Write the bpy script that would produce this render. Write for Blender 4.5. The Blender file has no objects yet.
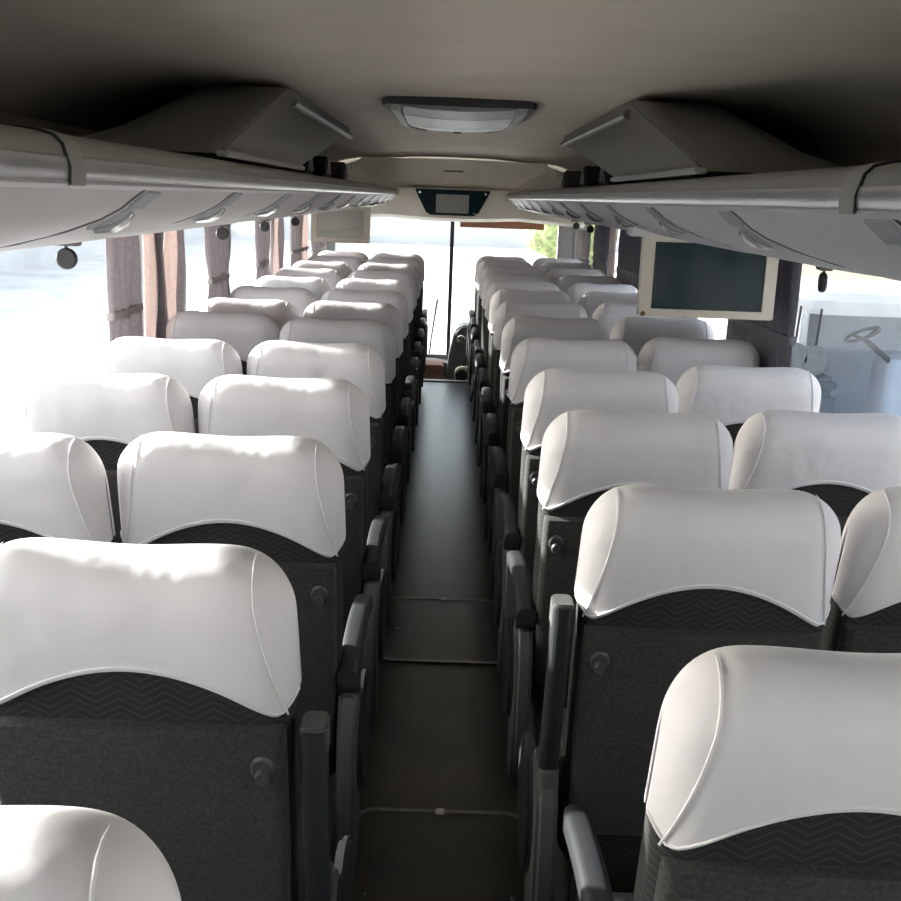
import bpy, bmesh, math, random
from mathutils import Vector, Matrix
random.seed(7)
S = bpy.context.scene
COL = S.collection
PI = math.pi

# ------------------------------------------------------------------ camera
F_PX = 1080.0
cam_d = bpy.data.cameras.new('camera'); cam = bpy.data.objects.new('camera', cam_d); COL.objects.link(cam)
cam_d.sensor_width = 36.0; cam_d.lens = 36.0 * F_PX / 901.0; cam_d.clip_start = 0.02; cam_d.clip_end = 500
_Y = Vector(((450.0 - 450.5) / F_PX, (450.5 - 197.0) / F_PX, -1)).normalized()
_r = math.radians(2.0)
_X = Vector((math.cos(_r), -math.sin(_r), 0)); _X.z = -(_X.x * _Y.x + _X.y * _Y.y) / _Y.z; _X.normalize()
_Z = _X.cross(_Y)
_R = Matrix((_X, _Y, _Z))                      # rows: camera coords of the world axes = camera-to-world
cam.matrix_world = Matrix.Translation((-0.024, 0, 1.70)) @ _R.to_4x4()
S.camera = cam

# ------------------------------------------------------------------ world, sun, exposure
W = bpy.data.worlds.new('sky'); S.world = W; W.use_nodes = True
wn = W.node_tree.nodes; wl = W.node_tree.links; wn.clear()
sky = wn.new('ShaderNodeTexSky'); sky.sky_type = 'NISHITA'; sky.sun_disc = False
SUN_DIR = Vector((-1.0, 0.28, 0.37)).normalized()          # towards the sun: ahead and to the left
sky.sun_elevation = math.asin(SUN_DIR.z); sky.sun_rotation = math.atan2(SUN_DIR.x, SUN_DIR.y)
sky.air_density = 1.2; sky.dust_density = 4.0
bg = wn.new('ShaderNodeBackground'); bg.inputs['Strength'].default_value = 0.62
wo = wn.new('ShaderNodeOutputWorld')
hs = wn.new('ShaderNodeHueSaturation'); hs.inputs['Saturation'].default_value = 0.4
wl.new(sky.outputs[0], hs.inputs['Color']); wl.new(hs.outputs[0], bg.inputs[0]); wl.new(bg.outputs[0], wo.inputs[0])
sl = bpy.data.lights.new('sun', 'SUN'); sl.energy = 24.0; sl.angle = math.radians(1.5); sl.color = (1.0, 0.95, 0.88)
sun = bpy.data.objects.new('sun', sl); COL.objects.link(sun); sun.rotation_euler = SUN_DIR.to_track_quat('Z', 'Y').to_euler()
sun.location = (-20, 20, 20)
S.view_settings.view_transform = 'Standard'; S.view_settings.look = 'None'
S.view_settings.gamma = 1.0; S.view_settings.use_curve_mapping = False
S.view_settings.exposure = 0.25
S.cycles.max_bounces = 12; S.cycles.diffuse_bounces = 7; S.cycles.transparent_max_bounces = 16
S.cycles.sample_clamp_indirect = 10.0
S.cycles.use_denoising = True

# ------------------------------------------------------------------ materials
def mat(name, col, rough=0.6, metal=0.0, noise=0.0, nscale=20.0, bump=0.0, bscale=200.0, spec=0.5, sheen=0.0, transl=0.0, col2=None):
    m = bpy.data.materials.new(name); m.use_nodes = True
    nt = m.node_tree; b = nt.nodes['Principled BSDF']
    b.inputs['Base Color'].default_value = (*col, 1); b.inputs['Roughness'].default_value = rough
    b.inputs['Metallic'].default_value = metal; b.inputs['Specular IOR Level'].default_value = spec
    b.inputs['Sheen Weight'].default_value = sheen
    tc = nt.nodes.new('ShaderNodeTexCoord')
    if noise > 0 or col2:
        n = nt.nodes.new('ShaderNodeTexNoise'); n.inputs['Scale'].default_value = nscale; n.inputs['Detail'].default_value = 6
        nt.links.new(tc.outputs['Object'], n.inputs['Vector'])
        mx = nt.nodes.new('ShaderNodeMix'); mx.data_type = 'RGBA'
        c2 = col2 if col2 else tuple(c * (1 - noise) for c in col)
        c1 = col if col2 else tuple(min(1, c * (1 + noise)) for c in col)
        mx.inputs[6].default_value = (*c1, 1); mx.inputs[7].default_value = (*c2, 1)
        rp = nt.nodes.new('ShaderNodeMapRange'); rp.inputs[1].default_value = 0.35; rp.inputs[2].default_value = 0.65
        nt.links.new(n.outputs['Fac'], rp.inputs[0]); nt.links.new(rp.outputs[0], mx.inputs[0])
        nt.links.new(mx.outputs[2], b.inputs['Base Color'])
    if bump > 0:
        n2 = nt.nodes.new('ShaderNodeTexNoise'); n2.inputs['Scale'].default_value = bscale; n2.inputs['Detail'].default_value = 3
        nt.links.new(tc.outputs['Object'], n2.inputs['Vector'])
        bp = nt.nodes.new('ShaderNodeBump'); bp.inputs['Strength'].default_value = bump; bp.inputs['Distance'].default_value = 0.005
        nt.links.new(n2.outputs['Fac'], bp.inputs['Height']); nt.links.new(bp.outputs[0], b.inputs['Normal'])
    if transl > 0:
        tr = nt.nodes.new('ShaderNodeBsdfTranslucent'); tr.inputs[0].default_value = (*col, 1)
        ms = nt.nodes.new('ShaderNodeMixShader'); ms.inputs[0].default_value = transl
        nt.links.new(b.outputs[0], ms.inputs[1]); nt.links.new(tr.outputs[0], ms.inputs[2])
        nt.links.new(ms.outputs[0], nt.nodes['Material Output'].inputs[0])
    return m

M = {}
M['cover'] = mat('white_cotton_cover', (0.84, 0.81, 0.83), 0.85, noise=0.02, nscale=9, bump=0.9, bscale=6, spec=0.2, sheen=0.1, transl=0.12)
M['cover'].node_tree.nodes['Bump'].inputs['Distance'].default_value = 0.016
M['piping'] = mat('white_piping', (0.80, 0.78, 0.79), 0.8, bump=0.2, spec=0.2)
M['panel'] = mat('charcoal_seat_cloth', (0.041, 0.040, 0.037), 0.9, noise=0.3, nscale=140, bump=0.5, bscale=400, spec=0.25, sheen=0.15)
M['plastic'] = mat('black_armrest_plastic', (0.022, 0.023, 0.026), 0.45, noise=0.1, nscale=8, spec=0.4)
M['grey_plastic'] = mat('grey_moulded_plastic', (0.085, 0.083, 0.08), 0.5, noise=0.1, nscale=12)
M['knob'] = mat('dark_knob_plastic', (0.06, 0.06, 0.062), 0.35)
M['rack'] = mat('grey_rack_plastic', (0.47, 0.455, 0.46), 0.5, noise=0.04, nscale=3)
M['rack_top'] = mat('grey_green_rack_trim', (0.22, 0.21, 0.19), 0.5, noise=0.06, nscale=4)
M['seam'] = mat('dark_rubber_seam', (0.10, 0.095, 0.09), 0.6)
M['rail'] = mat('brushed_silver_rail', (0.58, 0.58, 0.60), 0.28, 0.75, noise=0.05, nscale=6)
M['collar'] = mat('warm_grey_collar', (0.26, 0.25, 0.235), 0.55, noise=0.04)
M['chrome'] = mat('chrome_handle', (0.75, 0.75, 0.74), 0.2, 0.9)
M['ceil'] = mat('grey_beige_ceiling_lining', (0.62, 0.56, 0.48), 0.8, noise=0.05, nscale=2.5, bump=0.1, bscale=60)
M['louvre'] = mat('grey_green_louvre', (0.21, 0.22, 0.21), 0.4, noise=0.04)
M['vent'] = mat('light_grey_vent_cheek', (0.40, 0.40, 0.39), 0.5, noise=0.04)
M['lamp'] = mat('slate_lamp_plate', (0.25, 0.26, 0.28), 0.4, noise=0.05)
M['duct'] = mat('dark_grey_duct_shell', (0.13, 0.122, 0.105), 0.42, noise=0.05, nscale=5)
M['beige'] = mat('cream_front_trim', (0.84, 0.80, 0.69), 0.5, noise=0.03, nscale=4)
M['glass_black'] = mat('black_display_glass', (0.013, 0.028, 0.034), 0.12, spec=0.1)
M['glare_screen'] = mat('reflective_screen', (0.55, 0.54, 0.50), 0.12, 0.85)  # pale metallic colour stands in for bright glare on the screen
M['screen'] = mat('grey_display_panel', (0.32, 0.33, 0.31), 0.3, noise=0.05)
M['tvframe'] = mat('beige_television_frame', (0.50, 0.455, 0.385), 0.45, noise=0.03)
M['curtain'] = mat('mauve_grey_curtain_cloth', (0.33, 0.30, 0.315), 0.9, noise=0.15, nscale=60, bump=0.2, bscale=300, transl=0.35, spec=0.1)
M['curtain_sunlit'] = mat('sunlit_curtain_cloth', (0.64, 0.56, 0.54), 0.9, noise=0.1, nscale=60, transl=0.35, spec=0.1)  # paler, pinker copy of the curtain colour; sun through the cloth painted in
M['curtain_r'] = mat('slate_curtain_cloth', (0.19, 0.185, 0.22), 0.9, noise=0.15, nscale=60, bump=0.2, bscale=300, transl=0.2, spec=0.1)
M['tie'] = mat('cream_curtain_tie', (0.34, 0.31, 0.30), 0.8, noise=0.05)
M['wall'] = mat('grey_side_lining', (0.22, 0.22, 0.22), 0.7, noise=0.06, nscale=6)
M['post'] = mat('grey_window_post', (0.20, 0.19, 0.19), 0.6, noise=0.05)
M['black'] = mat('black_rubber', (0.02, 0.02, 0.022), 0.55, noise=0.1)
M['hatch'] = mat('dull_metal_trim', (0.36, 0.34, 0.31), 0.4, 0.6, noise=0.2, nscale=30)
M['dash'] = mat('slate_dashboard_plastic', (0.13, 0.145, 0.155), 0.5, noise=0.1)
M['visor'] = mat('brown_sun_blind', (0.33, 0.17, 0.11), 0.8, noise=0.06, transl=0.3)
M['red_mat'] = mat('reddish_step_mat', (0.36, 0.2, 0.16), 0.8, noise=0.15, nscale=20)
M['white_paint'] = mat('white_vehicle_paint', (0.62, 0.63, 0.66), 0.4, noise=0.03, nscale=3)
M['vehicle_in'] = mat('pale_cabin_lining', (0.60, 0.60, 0.61), 0.7, noise=0.05)
M['conc'] = mat('pale_concrete', (0.74, 0.72, 0.70), 0.9, noise=0.1, nscale=0.6, bump=0.2, bscale=8)
M['bldg'] = mat('pale_plaster', (0.66, 0.66, 0.66), 0.9, noise=0.06, nscale=0.5)
M['bldg_brown'] = mat('brown_plaster', (0.085, 0.06, 0.05), 0.9, noise=0.1, nscale=0.8)
M['orange'] = mat('orange_fascia', (0.13, 0.055, 0.02), 0.7, noise=0.05)
M['leaf'] = mat('leafy_green', (0.16, 0.20, 0.08), 0.7, noise=0.4, nscale=5)
M['bark'] = mat('brown_bark', (0.14, 0.1, 0.07), 0.9, noise=0.2)

# floor: worn lino, brown and slightly shiny
fm = mat('worn_brown_lino', (0.066, 0.055, 0.038), 0.29, col2=(0.040, 0.035, 0.026), nscale=5, bump=0.08, bscale=90, spec=0.8); M['floor'] = fm

# zigzag woven cloth on the upper seat back
def zigzag():
    m = mat('zigzag_woven_cloth', (0.05, 0.05, 0.052), 0.9, bump=0.3, bscale=400, spec=0.25)
    nt = m.node_tree; N = nt.nodes; L = nt.links; b = N['Principled BSDF']
    tc = N.new('ShaderNodeTexCoord'); sp = N.new('ShaderNodeSeparateXYZ'); L.new(tc.outputs['Object'], sp.inputs[0])
    def mth(op, a, bb=None, c=None):
        n = N.new('ShaderNodeMath'); n.operation = op
        for i, v in enumerate((a, bb, c)):
            if v is None: continue
            if isinstance(v, (int, float)): n.inputs[i].default_value = v
            else: L.new(v, n.inputs[i])
        return n.outputs[0]
    pp = mth('PINGPONG', mth('ADD', sp.outputs['X'], 1.0), 0.035)
    v = mth('ADD', mth('MULTIPLY', sp.outputs['Z'], 1.0), mth('MULTIPLY', pp, 0.6))
    fr = mth('FRACT', mth('MULTIPLY', v, 75.0))
    ln = mth('LESS_THAN', fr, 0.22)
    mx = N.new('ShaderNodeMix'); mx.data_type = 'RGBA'
    mx.inputs[6].default_value = (0.028, 0.028, 0.028, 1); mx.inputs[7].default_value = (0.052, 0.052, 0.050, 1)
    L.new(ln, mx.inputs[0]); L.new(mx.outputs[2], b.inputs['Base Color'])
    return m
M['zigzag'] = zigzag()

def glassmat(name, tint, refl):
    m = bpy.data.materials.new(name); m.use_nodes = True; nt = m.node_tree; nt.nodes.clear()
    t = nt.nodes.new('ShaderNodeBsdfTransparent'); t.inputs[0].default_value = (*tint, 1)
    g = nt.nodes.new('ShaderNodeBsdfGlossy'); g.inputs['Roughness'].default_value = 0.03
    x = nt.nodes.new('ShaderNodeMixShader'); o = nt.nodes.new('ShaderNodeOutputMaterial')
    x.inputs[0].default_value = refl; nt.links.new(t.outputs[0], x.inputs[1]); nt.links.new(g.outputs[0], x.inputs[2])
    nt.links.new(x.outputs[0], o.inputs[0]); return m
M['glass'] = glassmat('window_glass', (0.93, 0.96, 0.97), 0.025)
M['van_glass'] = glassmat('van_window_glass', (0.82, 0.87, 0.92), 0.04)

# ------------------------------------------------------------------ mesh helpers
class MB:
    def __init__(s): s.v = []; s.f = []
    def add(s, vs, fs):
        o = len(s.v); s.v += [tuple(v) for v in vs]; s.f += [tuple(i + o for i in f) for f in fs]; return s
    def box(s, x0, x1, y0, y1, z0, z1):
        vs = [(x, y, z) for z in (z0, z1) for y in (y0, y1) for x in (x0, x1)]
        return s.add(vs, [(0, 2, 3, 1), (4, 5, 7, 6), (0, 1, 5, 4), (2, 6, 7, 3), (0, 4, 6, 2), (1, 3, 7, 5)])
    def loft(s, rings, closed=True, caps=True):
        n = len(rings[0]); vs = [p for r in rings for p in r]; fs = []
        for i in range(len(rings) - 1):
            for j in range(n if closed else n - 1):
                k = (j + 1) % n
                fs.append((i * n + j, i * n + k, (i + 1) * n + k, (i + 1) * n + j))
        if caps and closed:
            fs.append(tuple(range(n - 1, -1, -1))); fs.append(tuple((len(rings) - 1) * n + j for j in range(n)))
        return s.add(vs, fs)
    def tube(s, pts, r, n=8, closed=False):
        P = [Vector(p) for p in pts]; rings = []
        m = len(P)
        for i in range(m):
            a = P[(i - 1) % m] if (closed or i > 0) else P[i]
            b = P[(i + 1) % m] if (closed or i < m - 1) else P[i]
            t = (b - a).normalized(); u = t.orthogonal() if i == 0 else (u - t * u.dot(t)); u.normalize(); w = t.cross(u)
            rr = r[i] if isinstance(r, (list, tuple)) else r
            rings.append([P[i] + u * math.cos(q * 2 * PI / n) * rr + w * math.sin(q * 2 * PI / n) * rr for q in range(n)])
        if closed: rings.append(rings[0])
        return s.loft(rings, True, not closed)
    def lathe(s, prof, c=(0, 0, 0), axis='Z', n=24):
        rings = []
        for r, h in prof:
            ring = []
            for q in range(n):
                a = q * 2 * PI / n; p = (r * math.cos(a), r * math.sin(a), h)
                if axis == 'Y': p = (p[0], p[2], -p[1])
                if axis == 'X': p = (p[2], p[0], p[1])
                ring.append((p[0] + c[0], p[1] + c[1], p[2] + c[2]))
            rings.append(ring)
        return s.loft(rings)
    def prism(s, poly, a0, a1, axis='X'):
        def P(p, a):
            return {'X': (a, p[0], p[1]), 'Y': (p[0], a, p[1]), 'Z': (p[0], p[1], a)}[axis]
        return s.loft([[P(p, a0) for p in poly], [P(p, a1) for p in poly]])
    def build(s, name, m, parent=None, bevel=0.0, seg=2, smooth=True, sub=0, angle=0.6, solid=0.0):
        me = bpy.data.meshes.new(name); me.from_pydata(s.v, [], s.f); me.update()
        bm = bmesh.new(); bm.from_mesh(me); bmesh.ops.remove_doubles(bm, verts=bm.verts, dist=1e-5)
        bmesh.ops.recalc_face_normals(bm, faces=bm.faces)
        if bevel > 0:
            es = [e for e in bm.edges if len(e.link_faces) == 2 and e.calc_face_angle(0) > 0.5]
            bmesh.ops.bevel(bm, geom=es, offset=bevel, segments=seg, affect='EDGES', clamp_overlap=True)
        bm.to_mesh(me); bm.free()
        if smooth:
            me.polygons.foreach_set('use_smooth', [True] * len(me.polygons))
            try: me.set_sharp_from_angle(angle=angle)
            except Exception: pass
        me.materials.append(m)
        o = bpy.data.objects.new(name, me); COL.objects.link(o)
        if parent: o.parent = parent
        if solid:
            md = o.modifiers.new('solid', 'SOLIDIFY'); md.thickness = solid; md.offset = -1
        if sub:
            md = o.modifiers.new('sub', 'SUBSURF'); md.levels = sub; md.render_levels = sub
        return o

def tag(o, label, cat, group=None):
    o['label'] = label; o['category'] = cat
    if group: o['group'] = group
    return o
def thing(name, label, cat, loc=(0, 0, 0), rz=0, group=None):
    o = bpy.data.objects.new(name, None); COL.objects.link(o); o.location = loc; o.rotation_euler = (0, 0, rz)
    o.empty_display_size = 0.1
    return tag(o, label, cat, group)
def struct(o): o['kind'] = 'structure'; return o
def copy_tree(o, parent=None):
    c = o.copy(); COL.objects.link(c)
    if parent: c.parent = parent
    for ch in list(o.children): copy_tree(ch, c)
    return c
def rrect(w, h, r, n=4, cx=0, cy=0):
    out = []
    for (sx, sy, a0) in ((1, 1, 0), (-1, 1, PI / 2), (-1, -1, PI), (1, -1, 1.5 * PI)):
        for i in range(n + 1):
            a = a0 + i * PI / 2 / n
            out.append((cx + sx * (w / 2 - r) + r * math.cos(a), cy + sy * (h / 2 - r) + r * math.sin(a)))
    return out

# ================================================================== SETTING
WALL = 1.27; Y0 = -2.6; Y1 = 11.3; SILL = 0.86; HEAD = 1.53
struct(MB().box(-WALL, WALL, Y0, 10.1, -0.06, 0).box(-WALL, -0.31, 10.1, 10.62, -0.06, 0).box(0.35, WALL, 10.1, 10.62, -0.06, 0).build('floor', M['floor'], smooth=False))
struct(MB().box(-WALL, WALL, 10.1, Y1 + 0.1, -0.2, -0.1).build('floor_cab', M['floor'], smooth=False))
# ceiling: centre panel, soft shoulders, side curves
prof = [(-1.30, 1.76), (-1.26, 1.88), (-1.16, 1.96), (-1.02, 2.01), (-0.9, 2.035), (-0.44, 2.055), (-0.43, 2.06), (-0.2, 2.066), (0, 2.068)]
prof = prof + [(-x, z) for x, z in reversed(prof[:-1])]
top = [(x * 1.03, z + 0.05) for x, z in reversed(prof)]
struct(MB().prism(prof + top, Y0, Y1 + 0.1, 'Y').build('ceiling', M['ceil'], angle=0.5))
# thin cross seam battens in the ceiling lining
mb = MB()
for y in (4.25, 7.4):
    mb.box(-0.9, 0.9, y - 0.004, y + 0.004, 2.045, 2.066)
POSTS = [-0.9, 1.6, 4.6, 6.1, 7.6, 9.1, 10.6]
for s, nm in ((-1, 'left'), (1, 'right')):
    a, b = sorted((s * WALL, s * (WALL + 0.06)))
    w = MB().box(a, b, Y0, Y1 + 0.1, -0.2, SILL)
    w.box(a, b, Y0, Y1 + 0.1, HEAD + 0.03, 1.80)
    for y in POSTS: w.box(a, b, y - 0.05, y + 0.05, SILL, HEAD + 0.03)
    w.box(a, b, Y0, Y0 + 0.1, SILL, HEAD + 0.03); w.box(a, b, Y1 - 0.02, Y1 + 0.1, SILL, HEAD + 0.03)
    struct(w.build('wall_' + nm, M['wall'], smooth=False))
    c, d = sorted((s * (WALL - 0.03), s * (WALL)))
    struct(MB().box(c, d, Y0 + 0.1, Y1 - 0.1, SILL - 0.04, SILL).build('trim_%d' % (1 if s < 0 else 2), M['post'], smooth=False))
n = 0
edges = [Y0 + 0.1] + POSTS + [Y1 - 0.02]
for s in (-1, 1):
    for i in range(len(edges) - 1):
        n += 1
        a, b = sorted((s * (WALL + 0.025), s * (WALL + 0.031)))
        struct(MB().box(a, b, edges[i] + (0.05 if i else 0), edges[i + 1] - (0.05 if i < len(edges) - 2 else 0), SILL, HEAD + 0.03).build('window_%d' % n, M['glass'], smooth=False))
# back wall (behind the camera)
struct(MB().box(-WALL, WALL, Y0 - 0.06, Y0, -0.2, 2.1).build('wall_back', M['wall'], smooth=False))
# front wall round the windscreen
w = MB().box(-WALL, WALL, Y1, Y1 + 0.08, -0.2, 0.08); w.box(-WALL, WALL, Y1, Y1 + 0.08, 1.50, 2.1)
w.box(-WALL, -1.19, Y1, Y1 + 0.08, 0.08, 1.50); w.box(1.10, WALL, Y1, Y1 + 0.08, 0.08, 1.50)
struct(w.build('wall_front', M['post'], smooth=False))
wi = 0
for x0, x1 in ((-1.19, -0.005), (0.03, 1.10)):
    n += 1; struct(MB().box(x0, x1, Y1 + 0.03, Y1 + 0.036, 0.08, 1.50).build('window_%d' % n, M['glass'], smooth=False))
struct(MB().box(-0.008, 0.032, Y1 + 0.0, Y1 + 0.06, 0.08, 1.50).build('trim_3', M['black'], bevel=0.006))
# aisle end nosing
struct(MB().box(-0.3, 0.34, 10.06, 10.14, -0.08, 0.012).build('trim_4', M['hatch'], bevel=0.004))

# ================================================================== OUTSIDE
gr = MB().box(-80, 80, -60, 160, -1.4, -1.3).build('ground', M['conc'], smooth=False); struct(gr)
# pale building to the left
t = thing('building', 'pale grey building standing beyond the left windows', 'building', (-15, 8, -1.3))
MB().box(-1.5, 0, -14, 70, 0, 3.2).build('wall', M['bldg'], t, smooth=False)
for i in range(22): MB().box(0, 0.04, -12 + i * 3.7, -10.6 + i * 3.7, 1.1, 2.3).build('window', M['vehicle_in'], t, smooth=False)
MB().box(-1.7, 0.25, -14.2, 70.2, 3.2, 3.4).build('roof', M['conc'], t, smooth=False)
# tan building to the right
t = thing('building', 'tan building with orange fascia beyond the right windows', 'building', (11.2, 10, -1.3))
MB().box(0, 3, -14, 40, 0, 4.0).build('wall', M['bldg_brown'], t, smooth=False)
MB().box(-0.3, 0, -14, 40, 1.75, 2.0).build('fascia', M['orange'], t, smooth=False)
MB().box(-0.4, 3.3, -14.3, 40.3, 4.0, 4.25).build('roof', M['conc'], t, smooth=False)
for i in range(6): MB().box(-0.05, 0, -12 + i * 4.5, -10.5 + i * 4.5, 1.9, 3.0).build('window', M['van_glass'], t, smooth=False)
# tree and hedge ahead
def blob(rad, c, seed, m, name, parent):
    bm = bmesh.new(); bmesh.ops.create_icosphere(bm, subdivisions=4, radius=1); rnd = random.Random(seed)
    ph = [Vector((rnd.uniform(-1, 1), rnd.uniform(-1, 1), rnd.uniform(-1, 1))).normalized() for _ in range(40)]
    for v in bm.verts:
        d = v.co.normalized(); k = 1 + 0.18 * sum(max(0, d.dot(p) - 0.85) * 6 for p in ph) + rnd.uniform(-.04, .04)
        v.co = Vector((d.x * rad[0] * k + c[0], d.y * rad[1] * k + c[1], d.z * rad[2] * k + c[2]))
    me = bpy.data.meshes.new(name); bm.to_mesh(me); bm.free(); me.materials.append(m)
    o = bpy.data.objects.new(name, me); COL.objects.link(o); o.parent = parent; return o
t = thing('tree', 'leafy green tree seen through the windscreen, at its right edge', 'tree', (5.6, 50, -1.3))
blob((1.8, 1.6, 1.5), (0, 0, 2.1), 3, M['leaf'], 'crown', t)
MB().tube([(0, 0, 0), (0.05, 0, 0.9), (0, 0, 1.6)], [0.16, 0.12, 0.09]).build('trunk', M['bark'], t)
t = thing('building', 'long low pale building ahead of the windscreen', 'building', (0, 70, -1.3))
MB().box(-12, 30, 0, 4, 0, 3.0).build('wall', M['bldg'], t, smooth=False)
MB().box(-12.3, 30.3, -0.3, 4.3, 3.0, 3.2).build('roof', M['bldg_brown'], t, smooth=False)

# white minibus parked alongside on the right
t = thing('minibus', 'white minibus parked alongside, seen through the right window', 'minibus', (4.85, 9.4, -1.3), PI / 2)
def bodyprof(z0, z1): return rrect(2.0, 6.8, 0.25, 4, 1.0, -1.6) if z0 < z1 else None
mb = MB(); mb.loft([[(x, y, z) for x, y in rrect(1.45 - d, 6.8 - d, 0.3, 5, 0.725, -1.6)] for z, d in ((0.3, 0.1), (0.35, 0), (0.95, 0))])
mb.build('body', M['white_paint'], t)
mb = MB(); mb.loft([[(x, y, z) for x, y in rrect(1.45 - d, 6.8 - d, 0.3, 5, 0.725, -1.6)] for z, d in ((2.12, 0.02), (2.16, 0), (2.24, 0), (2.31, 0.08), (2.36, 0.5))])
mb.build('roof', M['white_paint'], t, angle=0.3)
mb = MB()
for y0, y1 in ((1.73, 1.78), (-1.35, -1.2), (-3.2, -3.08), (-5.0, -4.7)):
    for x0 in (0.0, 1.39): mb.box(x0, x0 + 0.06, y0, y1, 0.95, 2.12)
mb.build('pillars', M['white_paint'], t, bevel=0.01)
MB().box(0.02, 0.03, -4.7, 1.62, 0.95, 2.12).build('side_window', M['van_glass'], t, smooth=False)
MB().box(1.36, 1.38, -4.7, 1.62, 0.95, 2.12).build('added_far_panel', M['vehicle_in'], t, smooth=False)  # solid panel added in place of a window to keep the cabin dim
mb = MB(); mb.box(0.1, 1.34, 1.35, 1.66, 1.0, 1.42); mb.box(0.3, 0.8, 1.28, 1.5, 1.36, 1.52); mb.build('dashboard', M['dash'], t, bevel=0.05, seg=3)
mb = MB(); R_ = 0.15; c = Vector((0.30, 1.12, 1.93)); ax = Vector((0, 0.42, 0.9)).normalized(); u = Vector((1, 0, 0)); v = ax.cross(u)
wh = thing  # (helper name kept local)
sw = MB().tube([c + u * math.cos(a) * R_ + v * math.sin(a) * R_ for a in [i * 2 * PI / 28 for i in range(28)]], 0.016, 8, True)
for a in (0.3, PI - 0.3, 1.5 * PI): sw.tube([c + ax * -0.05, c + u * math.cos(a) * R_ + v * math.sin(a) * R_], 0.014, 6)
swo = sw.build('steering_wheel', M['black'], t)
MB().tube([c - ax * 0.04, c + Vector((0.0, -0.36, -0.30))], 0.025, 8).build('steering_column', M['black'], t)
for yy, zz in ((1.86, 1.78), (1.68, 1.76)):
    mb = MB().lathe([(0.0, -0.05), (0.1, -0.05), (0.13, -0.02), (0.13, 0.02), (0.08, 0.05), (0, 0.06)], (-0.14, yy, zz - 0.02), 'X', 20)
    o = mb.build('round_mirror', M['dash'], t)
    MB().tube([(-0.14, yy, zz + 0.1), (-0.10, yy - 0.03, zz + 0.42)], 0.011, 6).build('mirror_arm', M['black'], o)
mb = MB(); mb.loft([[(x + 0.45, y + 0.74, z) for x, y in rrect(0.5 * k, 0.28 * k, 0.1 * k, 5)] for z, k in ((0.95, 1), (1.45, 1), (1.62, 0.97), (1.72, 0.85), (1.76, 0.55))]); mb.build('seat', M['cover'], t)
for y in (-3.6, 0.6):
    for x in (0.06, 1.17):
        o = MB().lathe([(0, 0), (0.3, 0), (0.34, 0.03), (0.34, 0.19), (0.3, 0.22), (0, 0.22)], (x, y, 0.34), 'X', 24).build('wheel', M['black'], t)
MB().box(0.1, 1.35, -4.9, 1.7, 0.96, 0.99).build('cabin_floor', M['vehicle_in'], t, smooth=False)
MB().box(0.08, 1.38, 1.69, 1.71, 0.97, 2.12).build('added_front_panel', M['vehicle_in'], t, smooth=False)  # opaque panel added to stop the bright wall beyond showing through

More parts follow.
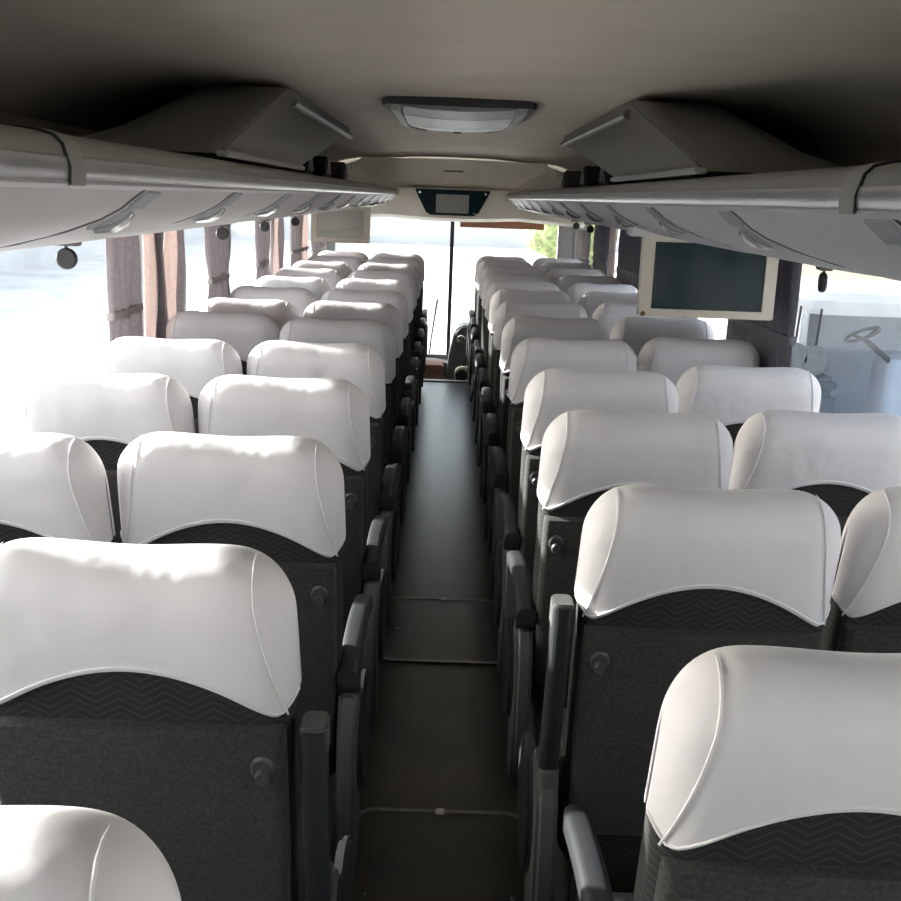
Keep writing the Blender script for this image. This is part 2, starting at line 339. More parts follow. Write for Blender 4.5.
# ================================================================== LUGGAGE RACKS
RP = [(0.505, 1.700), (0.530, 1.682), (0.552, 1.664), (0.585, 1.646), (0.64, 1.625), (0.73, 1.600), (0.85, 1.578), (1.0, 1.558), (1.12, 1.547), (1.262, 1.54)]
def rack(side, seams, label, y_collar):
    s = side
    t = thing('luggage_rack', label, 'luggage rack', (0, 0, 1.54))
    def P(poly): return [(s * x, z - 1.54) for x, z in poly]
    ys, ye = -2.5, 10.1
    # shelf body above the doors
    body = RP[1:] + [(1.262, 1.78), (0.95, 1.768), (0.62, 1.760), (0.56, 1.754)]
    body = [(x + 0.012, z + 0.012) if i < len(RP) - 2 else (x, z) for i, (x, z) in enumerate(body)]
    MB().prism(P(body), ys, ye, 'Y').build('shelf', M['seam'], t, angle=0.9)
    cap = [(0.506, 1.732), (0.510, 1.742), (0.525, 1.750), (0.55, 1.755), (0.62, 1.761), (0.95, 1.769), (0.95, 1.775), (0.62, 1.768), (0.535, 1.762), (0.512, 1.756), (0.502, 1.746), (0.498, 1.732)]
    MB().prism(P(cap), ys, ye, 'Y').build('edge_trim', M['rack_top'], t, angle=0.9)
    rail = [(0.497 + 0.004 * math.cos(a), 1.7165 + 0.0155 * math.sin(a)) for a in [PI / 2 + i * PI / 8 for i in range(9)]] + [(0.53, 1.703), (0.53, 1.73)]
    MB().prism(P(rail), ys, ye, 'Y').build('silver_rail', M['rail'], t, angle=0.9)
    MB().prism(P([(0.496, 1.703), (0.494, 1.699), (0.50, 1.695), (0.53, 1.690), (0.53, 1.703)]), ys, ye, 'Y').build('rail_lip', M['rack'], t)
    allseams = [y for y in seams]
    ed = [ys] + allseams + [ye]
    for i in range(len(ed) - 1):
        a, b = ed[i] + 0.004, ed[i + 1] - 0.004
        rings = []
        k = 8
        for j in range(k + 1):
            f = j / k; y = a + (b - a) * f; bul = 0.012 * math.sin(PI * f) ** 0.6 if 0 < f < 1 else 0
            rings.append([(s * x, y, z - 1.54 - bul * math.sin(PI * min(1, (q + .5) / 8))) for q, (x, z) in enumerate(RP)] +
                         [(s * (x + 0.004), y, z - 1.54 + 0.014) for x, z in reversed(RP)])
        MB().loft(rings).build('door_panel', M['rack'], t, angle=0.9)
    for y in allseams:
        st = [[(s * x, yy, z - 1.54 - 0.003) for x, z in RP] + [(s * (x + 0.004), yy, z - 1.54 + 0.01) for x, z in reversed(RP)] for yy in (y - 0.0025, y + 0.0025)]
        MB().loft(st).build('seam_strip', M['seam'], t)
        # chrome latch lying along the seam + small reading lamp plate beside the rail
        def on(k, yy, off):
            (x0, z0), (x1, z1) = RP[int(k)], RP[int(k) + 1]; f = k - int(k)
            return Vector((s * (x0 + (x1 - x0) * f), yy, z0 + (z1 - z0) * f - 1.54 - off))
        h = MB()
        h.tube([on(1.7, y + 0.042, 0.014), on(2.2, y + 0.047, 0.019), on(2.9, y + 0.05, 0.019), on(3.5, y + 0.052, 0.012)], [0.004, 0.008, 0.008, 0.004], 8)
        h.build('latch_handle', M['chrome'], t)
        r1 = [on(1.6, y + 0.068, 0.008), on(3.6, y + 0.082, 0.010), on(3.6, y + 0.030, 0.008), on(1.6, y + 0.030, 0.007)]
        MB().loft([r1, [p + Vector((0, 0, 0.02)) for p in r1]]).build('latch_plate', M['lamp'], t)
        r1 = [on(0.35, y + 0.02, 0.005), on(1.7, y + 0.02, 0.006), on(1.7, y + 0.10, 0.009), on(0.35, y + 0.10, 0.007)]
        o = MB().loft([r1, [p + Vector((0, 0, 0.02)) for p in r1]]).build('lamp_plate', M['lamp'], t)
    cp = [(0.4915, 1.697), (0.4905, 1.72), (0.4985, 1.747), (0.510, 1.7585), (0.534, 1.7648), (0.62, 1.7705), (0.80, 1.7745), (0.8, 1.77), (0.53, 1.755), (0.505, 1.74), (0.505, 1.697)]
    MB().prism(P(cp), y_collar - 0.028, y_collar + 0.028, 'Y').build('collar', M['collar'], t, angle=0.9)
    cp2 = [(0.4908, 1.698), (0.4898, 1.72), (0.4978, 1.7475), (0.5094, 1.7592), (0.534, 1.7654), (0.62, 1.771), (0.62, 1.768), (0.53, 1.755), (0.505, 1.74), (0.505, 1.70)]
    MB().prism(P(cp2), y_collar - 0.030, y_collar - 0.028, 'Y').build('collar_edge', M['black'], t, angle=0.9)
    return t
rack(-1, [-1.4, -0.6, 0.2, 1.0, 1.78, 2.52, 3.34, 4.14, 4.95, 5.75, 6.55, 7.3, 8.05, 8.8, 9.5], 'long grey luggage rack with silver rail above the left windows', 1.40)
rack(1, [-1.1, -0.3, 0.5, 1.33, 2.11, 2.94, 3.75, 4.55, 5.35, 6.1, 6.9, 7.7, 8.45, 9.2, 9.8], 'long grey luggage rack with silver rail above the right windows', 1.44)

# little round discs hanging under the racks
def hang(x, y, label, rz=0):
    t = thing('hanging_disc', label, 'round hanger', (x, y, 1.541), rz, 'round black discs hanging under the racks')
    MB().box(-0.05, 0.04, -0.02, 0.02, -0.018, 0.0).build('bracket', M['seam'], t, bevel=0.003)
    o = MB().lathe([(0, -0.01), (0.026, -0.01), (0.031, -0.005), (0.031, 0.005), (0.026, 0.01), (0, 0.01)], (0, 0, -0.055), 'Y', 20).build('disc', M['black'], t)
    MB().box(-0.004, 0.004, -0.004, 0.004, -0.03, -0.01).build('stem', M['black'], t)
    return t
ords = ['nearest', 'second nearest', 'third nearest', 'fourth nearest', 'farthest']
for i, y in enumerate((3.18, 5.38, 6.62, 7.95, 9.2)):
    hang(-1.13, y, '%s of the round black discs hanging under the left luggage rack' % ords[i])
for i, y in enumerate((3.35, 9.0, 10.0)):
    hang(1.13, y, '%s round black disc hanging under the right luggage rack' % ['nearest', 'middle', 'farthest'][i], 1.4 if i == 0 else 0)

# ducts between rack and ceiling
def duct(s, label):
    t = thing('overhead_duct', label, 'duct', (0, 0, 1.765))
    xi, xo = 0.55, 1.0
    pr = [(2.50, 0.0), (3.64, 0.232), (3.75, 0.24), (5.75, 0.24), (5.85, 0.205), (5.0, 0.13), (3.85, 0.0)]
    rings = []
    for x, k in ((xi, 0.96), (xi + 0.012, 1.0), (xi + .05, 1.0), (0.80, 1.0), (0.86, 0.92), (0.92, 0.68), (0.97, 0.28)):
        rings.append([(s * x, y if i not in (1,) else y, 0.012 + z * k * 1.06) for i, (y, z) in enumerate(pr)])
    MB().loft(rings).build('shell', M['duct'], t, bevel=0.03, seg=4, angle=0.9)
    MB().tube([(s * (xi - 0.006), 3.66, 0.215), (s * (xi - 0.006), 5.72, 0.215)], 0.016, 8).build('rounded_edge', M['duct'], t)
    MB().box(min(s * (xi - 0.03), s * (xi + 0.0)), max(s * (xi - 0.03), s * (xi + 0.0)), 2.49, 3.8, 0.005, 0.02).build('base_flange', M['collar'], t, bevel=0.004)
    return t
duct(-1, 'dark wedge-shaped duct housing above the left luggage rack')
duct(1, 'grey wedge-shaped duct housing above the right luggage rack')
# unidentified dark angled fins on the racks behind the ducts
for s, nm in ((-1, 'left'), (1, 'right')):
    for i, y in enumerate((4.6, 5.3, 6.2)):
        mb = MB().prism([(y, 1.775), (y + 0.28, 1.775), (y + 0.2, 1.868), (y + 0.14, 1.872)], *sorted((s * 0.62, s * 0.85)), 'X')
        o = mb.build('black_wedge', M['black'], bevel=0.01)
        tag(o, '%s black wedge on the %s luggage rack beyond the duct' % (['nearest', 'middle', 'farthest'][i], nm), 'speaker', 'small black wedges on the racks')

# ceiling air vent
t = thing('ceiling_vent', 'long grey louvred air vent in the middle of the ceiling', 'air vent', (0, 5.0, 2.068))
pl = [(-0.27, -0.70), (0.27, -0.70), (0.29, -0.6), (0.27, 0.45), (0.21, 0.60), (-0.21, 0.60), (-0.27, 0.45), (-0.29, -0.6)]
MB().prism([(x * 1.04, y * 1.02) for x, y in pl], -0.030, 0.0, 'Z').build('rim', M['black'], t, bevel=0.006)
mb = MB()
for s in (-1, 1):
    mb.loft([[(s * x, y, z) for (x, z) in ((w0, -0.055), (w0 + 0.035, -0.05), (w0 + 0.04, -0.0), (w0, -0.0))] for y, w0 in ((-0.68, 0.225), (0.2, 0.225), (0.45, 0.2), (0.59, 0.15))])
mb.build('side_cheeks', M['vent'], t)
for (a, b, z0, z1) in ((-0.69, -0.45, -0.035, -0.05), (-0.44, 0.08, -0.05, -0.055), (0.09, 0.58, -0.055, -0.04)):
    mb = MB(); k = 8
    rings = []
    for j in range(k + 1):
        x = -0.225 + 0.45 * j / k; q = 1 - (2 * j / k - 1) ** 2
        rings.append([(x, a + 0.03 * q, z0 - 0.012 * q), (x, b + 0.03 * q, z1 - 0.012 * q), (x, b + 0.03 * q, -0.01), (x, a + 0.03 * q, -0.01)])
    mb.loft(rings).build('louvre', M['louvre'], t, bevel=0.003)
MB().box(-0.02, 0.02, 0.585, 0.61, -0.06, -0.04).build('catch', M['black'], t, bevel=0.003)

# front bulkhead with display
t = thing('front_bulkhead', 'cream moulded trim panel above the windscreen with black display inset', 'trim panel', (0, 10.35, 1.5))
def zb(x): return 0.005 + 0.03 * min(1, (abs(x) / 0.6)) ** 2 - 0.0 if abs(x) < .6 else 0.035 - (abs(x) - .6) * 0.2
rings = []
for i in range(25):
    x = -1.24 + 2.48 * i / 24; ax_ = abs(x)
    zt = 0.53 if ax_ < 0.85 else 0.53 - (ax_ - 0.85) * 0.9
    fwd = 0.10 * max(0, 1 - (ax_ / 0.5) ** 4) if ax_ < .5 else 0
    z0 = -0.02 + 0.02 * (ax_ / 0.6) ** 2 if ax_ < 0.6 else -0.0 - (ax_ - 0.6) * 0.06
    rings.append([(x, -0.02 - fwd, z0), (x, -0.10 - fwd, z0 + 0.03), (x, -0.12 - fwd * 0.9, 0.13), (x, -0.12 - fwd * .8, 0.27), (x, -0.10, 0.29), (x, -0.13, 0.42), (x, -0.2, zt), (x, 0.3, zt), (x, 0.3, 0.2), (x, 0.1, z0)])
MB().loft(rings).build('shell', M['beige'], t, angle=0.7)
for s in (-1, 1):
    MB().tube([(s * 0.62, -0.10, 0.30), (s * 0.78, -0.125, 0.40), (s * 0.88, -0.17, 0.48)], 0.018, 8).build('moulded_rib', M['beige'], t)
tr = [(-0.345, 0.265), (0.345, 0.265), (0.315, 0.20), (0.24, 0.06), (0.20, 0.035), (-0.20, 0.035), (-0.24, 0.06), (-0.315, 0.20)]
yd = -0.232
o = MB().prism(tr, yd, yd + 0.12, 'Y').build('display_glass', M['glass_black'], t, bevel=0.006)
MB().prism(rrect(0.30, 0.165, 0.01, 3, 0.0, 0.14), yd - 0.006, yd + 0.01, 'Y').build('display_panel', M['screen'], o)
for s in (-1, 1): MB().lathe([(0, -0.006), (0.012, -0.006), (0.012, 0.004), (0, 0.004)], (s * 0.30, yd - 0.002, 0.235), 'Y', 12).build('screw', M['chrome'], o)
MB().box(0.19, 0.25, yd - 0.004, yd + 0.01, 0.055, 0.062).build('indicator', M['chrome'], o)
MB().box(-0.38, 0.38, -0.14, -0.06, 0.283, 0.288).build('seam_line', M['seam'], t)
MB().box(-0.09, 0.09, -0.15, -0.1, 0.425, 0.437).build('badge', M['seam'], t)
# sun blind, wiper, dashboard
o = MB().box(0.09, 0.95, 11.285, 11.299, 1.405, 1.56).build('sun_blind', M['visor'], bevel=0.004)
tag(o, 'brown sun blind pulled down at the top right of the windscreen', 'sun blind')
t = thing('windscreen_wiper', 'thin black wiper standing against the windscreen left of its centre post', 'wiper', (-0.2, 11.42, -0.0))
MB().tube([(0.0, 0.0, -0.1), (0.03, 0, 0.25), (0.08, 0, 0.66)], 0.010, 6).build('arm', M['black'], t)
MB().tube([(0.02, -0.012, 0.16), (0.085, -0.012, 0.64)], 0.008, 6).build('blade', M['black'], t)
t = thing('dashboard', 'slate grey driver dashboard below the windscreen at the aisle end', 'dashboard', (0.0, 10.95, -0.1))
mb = MB().prism([(0.0, 0.0), (0.34, 0.0), (0.40, 0.50), (0.34, 0.56), (0.13, 0.56), (0.07, 0.50), (0.02, 0.25)], -0.2, 0.15, 'Y'); mb.build('console', M['dash'], t, bevel=0.02, seg=3)
MB().prism([(0.30, 0.0), (1.2, 0.0), (1.2, 0.5), (0.34, 0.5)], 0.18, 0.33, 'Y').build('instrument_shelf', M['dash'], t, bevel=0.02)
MB().prism([(-1.2, 0.0), (0.04, 0.0), (0.04, 0.13), (-0.12, 0.15), (-1.2, 0.16)], 0.05, 0.33, 'Y').build('lower_shelf', M['grey_plastic'], t, bevel=0.015)
o = MB().lathe([(0.018, -0.008), (0.034, -0.014), (0.042, -0.006), (0.042, 0.01), (0, 0.01), (0.0, -0.002), (0.018, -0.002)], (0.135, -0.205, 0.424), 'Y', 24).build('gauge_ring', M['chrome'], t)
t = thing('blower', 'cream round blower at the foot of the dashboard', 'blower', (0.17, 10.62, -0.1))
MB().prism(rrect(0.24, 0.16, 0.07, 5, 0.03, 0.085), -0.04, 0.08, 'Y').build('housing', M['beige'], t, bevel=0.012)
MB().lathe([(0.03, -0.012), (0.05, -0.02), (0.062, -0.01), (0.062, 0.01), (0.0, 0.01), (0, -0.0), (0.03, -0.0)], (-0.02, -0.045, 0.085), 'Y', 24).build('grille_ring', M['black'], t)
o = MB().box(-0.28, -0.03, 10.5, 10.85, -0.1, 0.09).build('entry_step', M['red_mat'], bevel=0.01)
tag(o, 'reddish step block beyond the end of the aisle', 'step')
# driver's seat
t = thing('driver_seat', 'dark driver seat to the right of the aisle end', 'driver seat', (0.66, 10.64, -0.1))
MB().loft([[(x, y, z) for x, y in rrect(0.48 * k, 0.14 * k, 0.05 * k, 4)] for z, k in ((0.45, 0.95), (0.5, 1), (0.85, 1), (0.95, 0.9), (0.99, 0.6))]).build('backrest', M['panel'], t)
MB().loft([[(x, y + 0.2, z) for x, y in rrect(0.5 * k, 0.40 * k, 0.06, 4)] for z, k in ((0.33, 0.95), (0.36, 1), (0.44, 1), (0.47, 0.92))]).build('cushion', M['panel'], t)
MB().box(-0.15, 0.15, 0.1, 0.4, 0.0, 0.34).build('pedestal', M['plastic'], t, bevel=0.02)

# ================================================================== TELEVISIONS
def tv(x, y, z0, z1, w, label, tilt, rz, sm='glass_black'):
    h = z1 - z0
    t = thing('television', label, 'television', (x, y, z1), rz)
    o = MB().prism(rrect(w, h, 0.006, 3, 0, -h / 2), 0, 0.05, 'Y'); 
    # frame as ring
    fr = MB(); outer = rrect(w, h, 0.008, 3, 0, -h / 2); inner = rrect(w - 0.085, h - 0.055, 0.003, 3, 0, -h / 2)
    k = len(outer)
    for y0 in (0,):
        vs = [(a, 0.0, b) for a, b in outer] + [(a, 0.0, b) for a, b in inner] + [(a, 0.05, b) for a, b in outer] + [(a, 0.012, b) for a, b in inner]
        fs = []
        for i in range(k):
            j = (i + 1) % k
            fs += [(i, j, k + j, k + i), (i, 2 * k + i, 2 * k + j, j), (k + i, k + j, 3 * k + j, 3 * k + i)]
        fs.append(tuple(range(2 * k, 3 * k)))
        fr.add(vs, fs)
    f = fr.build('frame', M['tvframe'], t, angle=0.4)
    MB().box(-(w - 0.083) / 2, (w - 0.083) / 2, 0.008, 0.03, -h + 0.026, -0.026).build('screen', M[sm], t, smooth=False)
    MB().prism([(-0.012, -0.012), (0.07, -0.012), (0.09, 0.085), (0.0, 0.085)], -w * 0.5 - 0.055, -w * 0.1, 'X').build('hanger', M['rack'], t, bevel=0.006)
    MB().box(-w / 2 + 0.1, w / 2 - 0.1, 0.04, 0.075, -h + 0.05, -0.04).build('rear_case', M['rack'], t, bevel=0.01)
    t.rotation_euler = (tilt, 0, rz)
    return t
a = tv(0.912, 3.9, 1.308, 1.60, 0.485, 'beige framed television with dark screen hanging under the right rack', 0.0, 0.0)
st = MB().lathe([(0, -0.002), (0.009, -0.002), (0.009, 0.0), (0, 0.0)], (-0.228, -0.001, -0.283), 'Y', 14).build('sticker', M['orange'], a)
st['label'] = 'small orange dot sticker'
tv(-0.79, 7.8, 1.36, 1.61, 0.415, 'small beige framed television hanging under the far left rack', math.radians(-9), 0.0, 'glare_screen')

# ================================================================== CURTAINS
def curtain(s, ya, yb, mats, label, tie=True, folds=None, pinch=0.25, grp=None, ztop=1.535, amp=0.014):
    ya *= 0.982; yb *= 0.982
    t = thing('curtain', label, 'curtain', (s * (WALL - 0.028), (ya + yb) / 2, 0.78), 0, grp)
    L = yb - ya; nf = folds or max(3, int(L / 0.085)); nx = nf * 8; nz = 26; H = ztop - 0.78
    segs = len(mats)
    for q, m in enumerate(mats):
        u0, u1 = q / segs, (q + 1) / segs
        vs = []; fs = []; nn = max(4, nx // segs)
        rnd = random.Random(int(ya * 100) + q)
        for i in range(nz + 1):
            zf = i / nz; z = zf * H; zt = 0.52
            w = 1 - pinch * math.exp(-((z / H - zt * 1.15) / 0.16) ** 2)
            for j in range(nn + 1):
                u = u0 + (u1 - u0) * j / nn
                y = (u - 0.5) * L * w * (1 - 0.05 * zf)
                x = -s * (amp * math.sin(u * nf * 2 * PI + 0.5 * math.sin(z * 6 + q)) * (0.8 + 0.3 * math.sin(u * 17)) + 0.006 * math.sin(z * 11 + u * 9))
                vs.append((x, y, z))
        for i in range(nz):
            for j in range(nn):
                a_ = i * (nn + 1) + j; fs.append((a_, a_ + 1, a_ + nn + 2, a_ + nn + 1))
        mb = MB(); mb.add(vs, fs); mb.build('cloth' if q % 2 == 0 else 'fabric', m, t, solid=0.003, angle=2.0)  # strips alternate plain cloth and the copy with sunlight in its colour
    if tie:
        zt = H * 0.60; wd = L * (1 - pinch) * 0.5
        ring = rrect(amp * 2.5, wd * 1.96, 0.012, 4)
        mb = MB(); mb.loft([[(x, y, zt + dz) for x, y in ring] for dz in (-0.014, 0.014)])
        mb.build('tie_band', M['tie'] if s < 0 else M['curtain_r'], t)
    return t
g = 'curtains at the side windows'
C, CP, CR = M['curtain'], M['curtain_sunlit'], M['curtain_r']
curtain(-1, 3.96, 4.42, [C], 'mauve grey curtain nearest the camera at the left windows', True, 5, 0.12, g)
curtain(-1, 4.45, 5.18, [CP, C, CP, C], 'grey curtain with painted sunlit strips beside the nearest left one', False, 6, 0.04, g)
curtain(-1, 5.56, 6.28, [C], 'second grey curtain group along the left windows, pinched in the middle', True, 5, 0.35, g)
curtain(-1, 7.02, 7.62, [C], 'pinched grey curtain with tie beyond the middle left windows', True, 5, 0.3, g)
curtain(-1, 7.66, 8.25, [CP, C], 'grey curtain with a painted sunlit strip above the far left seats', False, 5, 0.08, g)
curtain(-1, 8.62, 9.7, [C, CP], 'farthest grey curtain showing left of the small television', True, 7, 0.1, g)
curtain(-1, 9.9, 11.1, [C], 'dark curtain behind the small television on the left', True, 7, 0.1, g, 1.44)
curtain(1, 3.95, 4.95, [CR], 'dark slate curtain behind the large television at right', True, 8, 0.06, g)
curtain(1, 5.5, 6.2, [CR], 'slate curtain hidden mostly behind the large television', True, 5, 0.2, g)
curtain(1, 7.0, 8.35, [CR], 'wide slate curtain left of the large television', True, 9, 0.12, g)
curtain(1, 8.45, 8.72, [CP], 'narrow sunlit-toned curtain strip between slate ones at right', False, 3, 0.05, g)
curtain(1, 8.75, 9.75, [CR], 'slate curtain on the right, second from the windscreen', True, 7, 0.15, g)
curtain(1, 9.95, 11.1, [C], 'olive grey curtain on the right nearest the windscreen', True, 7, 0.15, g, 1.44)

# ================================================================== FLOOR HATCHES
def hatch(yc, ln, w, label):
    t = thing('floor_hatch', label, 'floor hatch', (0.008, yc, 0.0))
    MB().prism(rrect(w, ln, 0.05, 6), 0.0, 0.006, 'Z').build('cover_plate', M['floor'], t)
    mb = MB(); o_ = rrect(w, ln, 0.05, 6); i_ = rrect(w - 0.022, ln - 0.03, 0.042, 6); k = len(o_)
    vs = [(x, y, 0.0) for x, y in o_] + [(x, y, 0.009) for x, y in o_] + [(x, y, 0.009) for x, y in i_] + [(x, y, 0.0) for x, y in i_]
    fs = []
    for a_ in range(3):
        for i in range(k):
            j = (i + 1) % k; fs.append((a_ * k + i, a_ * k + j, (a_ + 1) * k + j, (a_ + 1) * k + i))
    mb.add(vs, fs); mb.build('metal_frame', M['hatch'], t)
    MB().box(-0.012, 0.012, ln / 2 - 0.028, ln / 2 + 0.004, 0.006, 0.012).build('latch', M['chrome'], t, bevel=0.002)
    for s in (-1, 1): MB().lathe([(0, 0), (0.006, 0), (0.006, 0.003), (0, 0.004)], (s * (w / 2 - 0.05), -0.02, 0.006), 'Z', 10).build('screw', M['chrome'], t)
    return t
hatch(4.08, 0.66, 0.47, 'metal-framed floor hatch farther up the aisle')
hatch(2.38, 0.74, 0.47, 'metal-framed floor hatch at the near end of the aisle')

# ================================================================== SEATS
TILT = math.radians(13.0)
Ut = Vector((0, -math.sin(TILT), math.cos(TILT)))       # up along the backrest (leans back, towards -Y)
Us = Vector((0, math.cos(TILT), math.sin(TILT)))        # forward through the thickness
TOP = Vector((0, 0.04, 1.195))
def B(x, s_, t_): return Vector((x, 0, 0)) + TOP + Us * s_ + Ut * t_
def cover_ring(u, hw, shrink=0.0, wob=0.0):
    """half profile from back hem over the top to front hem at width parameter u (-1..1)"""
    au = abs(u)
    e = max(0.0, (au - 0.70) / 0.30); k = max(0.0, 1 - e * e) ** 0.5
    e2 = max(0.0, (au - 0.58) / 0.42); drop = (1 - max(0.0, 1 - e2 ** 2.4) ** 0.5) * 0.085
    zb_ = -0.168 - 0.092 * (min(au, 0.9) / 0.9) ** 1.9 + max(0, au - 0.9) * 0.25
    q_ = min(1, au / 0.58); tt = -0.003 + 0.006 * q_ * q_ * (3 - 2 * q_) - drop - shrink
    dep = (0.072 - shrink) * max(k, 0.05)
    pts = []
    n1 = 9
    ttop = tt
    rad = min(0.075, (ttop - zb_) * 0.5)
    for i in range(n1):                                   # back, bottom to shoulder
        f = i / n1; t_ = zb_ + (ttop - rad - zb_) * f
        pts.append((-dep * (0.93 + 0.04 * f + 0.03 * math.sin(PI * f)) , t_))
    for i in range(13):                                   # over the top
        a = PI - i * PI / 12
        pts.append((dep * 0.97 * math.cos(a), ttop - rad + rad * math.sin(a)))
    for i in range(n1 - 1, -1, -1):
        f = i / n1; t_ = zb_ + (ttop - rad - zb_) * f
        pts.append((dep * (0.93 + 0.04 * f), t_))
    out = []
    for s_, t_ in pts:
        x = u * hw * (1.0 + 0.024 * (-(t_) / 0.25)) - u * 0.008 * max(0, 1 + t_ / 0.08)
        out.append(B(x, s_, t_))
    return out
def u_samples(n=26):
    return [math.sin(PI / 2 * (-1 + 2 * i / n)) for i in range(n + 1)]
HW = 0.238
def make_seat(side, upright, label, dx=0.0, detail=True):
    """side: -1 if the aisle is on the seat's right... (+1 = aisle towards +x, -1 = aisle towards -x, 0 = window seat)"""
    t = thing('coach_seat', label, 'seat')
    # pedestal + cushion
    MB().box(-0.19, -0.13, 0.22, 0.58, 0.0, 0.34).build('leg', M['grey_plastic'], t, bevel=0.012)
    MB().box(0.13, 0.19, 0.22, 0.58, 0.0, 0.34).build('leg', M['grey_plastic'], t, bevel=0.012)
    MB().loft([[(x, y + 0.42, z) for x, y in rrect(0.45 * k, 0.46 * k, 0.05, 4)] for z, k in ((0.31, 0.93), (0.33, 0.99), (0.42, 1.0), (0.455, 0.97), (0.47, 0.88))]).build('cushion', M['zigzag'], t)
    # backrest
    mb = MB(); rings = []
    for t_, w, d, off in ((-0.80, 0.40, 0.075, 0.0), (-0.76, 0.445, 0.10, 0.0), (-0.5, 0.465, 0.105, 0.0), (-0.26, 0.468, 0.105, 0.0), (-0.12, 0.455, 0.10, 0.0), (-0.06, 0.42, 0.09, 0), (-0.03, 0.37, 0.06, 0)):
        rings.append([B(x, s_, t_) for x, s_ in rrect(w, d, 0.032, 5)])
    mb.loft(rings).build('backrest', M['zigzag'], t, angle=0.9)
    # raised back panel in plain cloth
    mb = MB(); rings = []
    for t_, w, off in ((-0.79, 0.40, 0.004), (-0.775, 0.43, -0.006), (-0.5, 0.452, -0.008), (-0.29, 0.452, -0.008), (-0.272, 0.448, -0.005), (-0.268, 0.44, 0.006)):
        pr = rrect(w, 0.04, 0.018, 5, 0, -0.045 + off)
        rings.append([B(x, s_, t_) for x, s_ in pr])
    mb.loft(rings).build('back_panel', M['panel'], t, angle=0.9)
    # cover
    mb = MB(); rings = [cover_ring(u, HW) for u in u_samples()]
    mb.loft(rings, closed=False, caps=False)
    cv = mb.build('headrest_cover', M['cover'], t, solid=0.004, sub=1, angle=3.2)
    for us in (-1, 1):
        rg = []; n_ = len(cover_ring(0.8, HW))
        for i in range(int(n_ * 0.56)):
            f = 1 - abs(i / (n_ - 1) * 2 - 1); rg.append(cover_ring(us * (0.93 - 0.14 * math.sin(PI / 2 * min(1, f * 1.35)) ** 1.3), HW)[i])
        MB().tube([p + Vector((math.copysign(0.002, us), 0, 0)) + (p - B(p.x, 0, -0.12)).normalized() * 0.001 for p in rg], [0.0019] * (len(rg) - 2) + [0.001, 0.0003], 6).build('side_piping', M['piping'], cv)
    hem = [cover_ring(u, HW)[0] + Us * -0.002 for u in u_samples(30)[1:-1]]
    MB().tube([p + Ut * 0.010 for p in hem], 0.0022, 5).build('hem', M['piping'], cv)
    if side:
        sx = side
        # coat knob on the aisle side of the back
        kx = sx * 0.192
        base = B(kx, -0.071, -0.335)
        k = MB()
        def disc(r, s0, s1, n=20, c=(kx, -0.335), cap=0.8):
            return [[B(c[0] + rr * math.cos(q * 2 * PI / n), ss, c[1] + rr * 1.25 * math.sin(q * 2 * PI / n)) for q in range(n)] for rr, ss in ((r, s0), (r, (s0 + s1) / 2), (r * cap, s1))]
        MB().loft(disc(0.019, -0.070, -0.077)).build('knob_plate', M['knob'], t)
        MB().loft(disc(0.0115, -0.075, -0.086, 20, (kx, -0.346))).build('coat_knob', M['knob'], t)
        ax0 = sx * (0.268 if upright else 0.250); zo = -0.04 if sx > 0 else 0.0
        # lower side panel below the armrest
        mb = MB(); pr = [(0.10, 0.16), (0.16, 0.10), (0.24, 0.12), (0.27, 0.22), (0.265, 0.42), (0.25, 0.55), (0.20, 0.595), (0.13, 0.58), (0.09, 0.5), (0.075, 0.32)]
        mb.prism(pr, ax0 - 0.022, ax0 + 0.022, 'X').build('side_panel', M['grey_plastic'], t, bevel=0.01, seg=3)
        # broad shield further forward
        mb = MB(); pr = [(0.30 + 0.15 * math.cos(a), 0.40 + 0.15 * math.sin(a)) for a in [i * 2 * PI / 20 for i in range(20)]] 
        mb.prism(pr, ax0 - 0.012 + sx * 0.022, ax0 + 0.012 + sx * 0.022, 'X').build('pivot_shield', M['plastic'], t, bevel=0.008)
        if not upright:
            rings = []
            for f in [i / 10 for i in range(11)]:
                y = 0.10 + 0.56 * f; z = 0.612 + 0.05 * math.sin(PI * min(1, f * 0.8 + 0.12)) - 0.02 * f
                hh = 0.05 * (1 if 0 < f < 1 else 0.75); ww = 0.048 * (1 if f < 0.9 else 1 - 3 * (f - 0.9))
                rings.append([(ax0 + a_, y, z + b_) for a_, b_ in rrect(ww, hh, 0.014, 3)])
            ar = MB().loft(rings).build('armrest', M['plastic'], t)
            MB().prism(rrect(0.05, 0.052, 0.012, 3, 0.150, 0.607), ax0 - 0.0255, ax0 + 0.0255, 'X').build('armrest_joint', M['black'], ar)
        else:
            rings = []
            for f in [i / 10 for i in range(11)]:
                y = 0.15 - 0.09 * f - 0.015 * math.sin(PI * f); z = 0.57 + zo + 0.39 * f
                ww = 0.038; hh = 0.06
                rings.append([(ax0 + a_, y + b_, z) for a_, b_ in rrect(ww, hh, 0.012, 3)])
            ar = MB().loft(rings).build('armrest', M['plastic'], t, bevel=0.002)
            MB().loft([[(ax0 + a_, 0.075 + b_ - 0.012 * q, 0.912 + zo + 0.055 * q) for a_, b_ in rrect(0.040, 0.063, 0.012, 3)] for q in (0, 0.9, 1)]).build('armrest_tip', M['grey_plastic'], ar, bevel=0.003)
            MB().loft([[(ax0 - sx * 0.0 + a_, 0.145 + b_, z) for a_, b_ in rrect(0.044, 0.07, 0.012, 3)] for z in (0.50, 0.58)]).build('armrest_joint', M['grey_plastic'], ar, bevel=0.003)
    return t

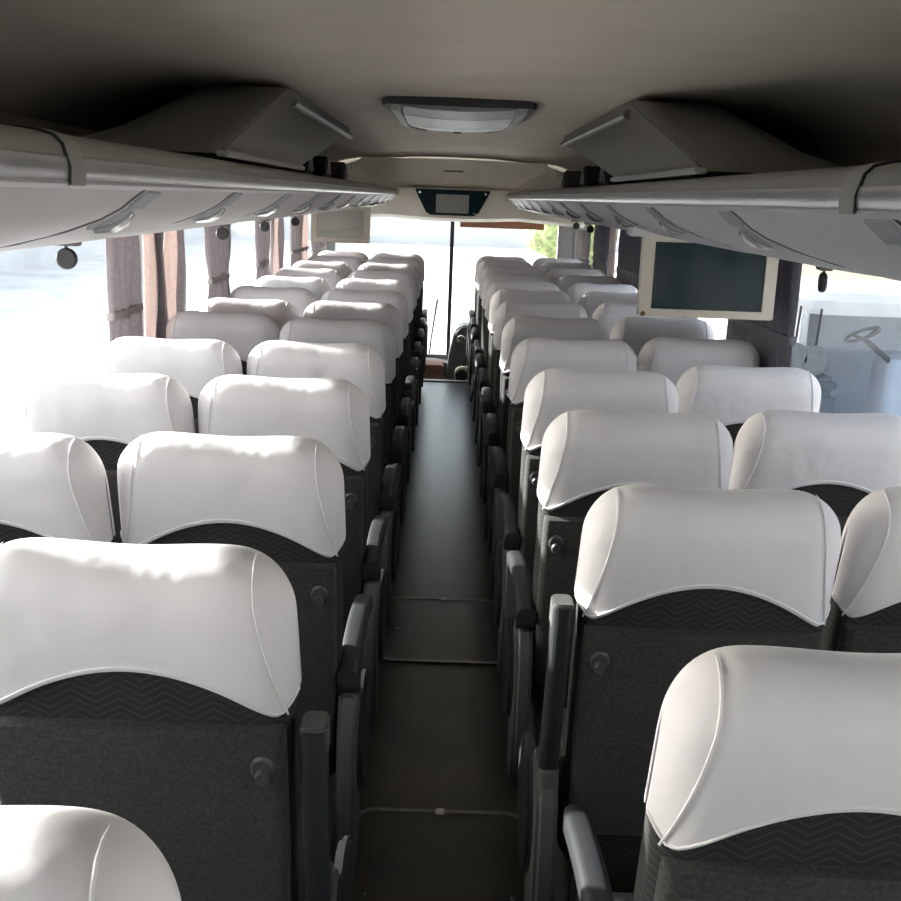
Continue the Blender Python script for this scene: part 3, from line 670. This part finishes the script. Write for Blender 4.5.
LD = [.77, 1.47, 2.20, 2.95, 3.69, 4.42, 5.15, 5.86, 6.62, 7.40, 8.20, 9.0, 9.75]
RD = [1.16, 1.90, 2.62, 3.28, 4.05, 4.80, 5.56, 6.26, 6.90, 7.62, 8.42, 9.2, 9.85]
NTH = ['nearest', 'second', 'third', 'fourth', 'fifth', 'sixth', 'seventh', 'eighth', 'ninth', 'tenth', 'eleventh', 'twelfth', 'thirteenth']
def place(proto, x, y, label, used, group, dz=0, rz=0):
    t = proto if not used[0] else copy_tree(proto)
    used[0] = True
    t.location = (x, y - 0.04, 0); t.rotation_euler = (0, 0, rz); t['label'] = label; t['group'] = group
    return t
kinds = {}
def get(side, up):
    k = (side, up)
    if k not in kinds: kinds[k] = [make_seat(side, up, 'seat'), [False]]
    return kinds[k]
def lab(i, col, n0, tail):
    if i == n0: return 'nearest white-covered coach seat in the %s%s' % (col, tail)
    return '%s white-covered coach seat from the camera in the %s' % (NTH[i - n0], col)
for i, y in enumerate(LD):
    up = i <= 1
    p, u = get(1, up)
    place(p, -0.468, y, lab(i, 'column left of the aisle', 0, ', cut off at bottom left'), u, 'coach seats left of the aisle', rz=random.uniform(-.007, .007))
    if i >= 2:
        p, u = get(0, False)
        place(p, -0.958, y + (0.0 if i == 2 else (-0.03 if i != 5 else 0.1)) - (0.05 if i == 2 else 0), lab(i, 'column beside the left windows', 2, ', cut off at left'), u, 'coach seats beside the left windows', rz=random.uniform(-.007, .007))
for i, y in enumerate(RD):
    up = i == 1
    p, u = get(-1, up)
    dx = {0: 0.02, 1: 0.015}.get(i, 0)
    place(p, 0.468 + dx, y, lab(i, 'column right of the aisle', 0, ', cut off at bottom right'), u, 'coach seats right of the aisle', rz=random.uniform(-.007, .007))
    if i >= 1:
        p, u = get(0, False)
        dy = {1: 0.05, 2: 0.09, 3: 0.2, 4: 0.15, 5: 0.15, 6: 0.07}.get(i, 0.03)
        place(p, 0.978 + dx, y + dy, lab(i, 'column beside the right windows', 1, ', cut off at right'), u, 'coach seats beside the right windows', rz=random.uniform(-.007, .007))
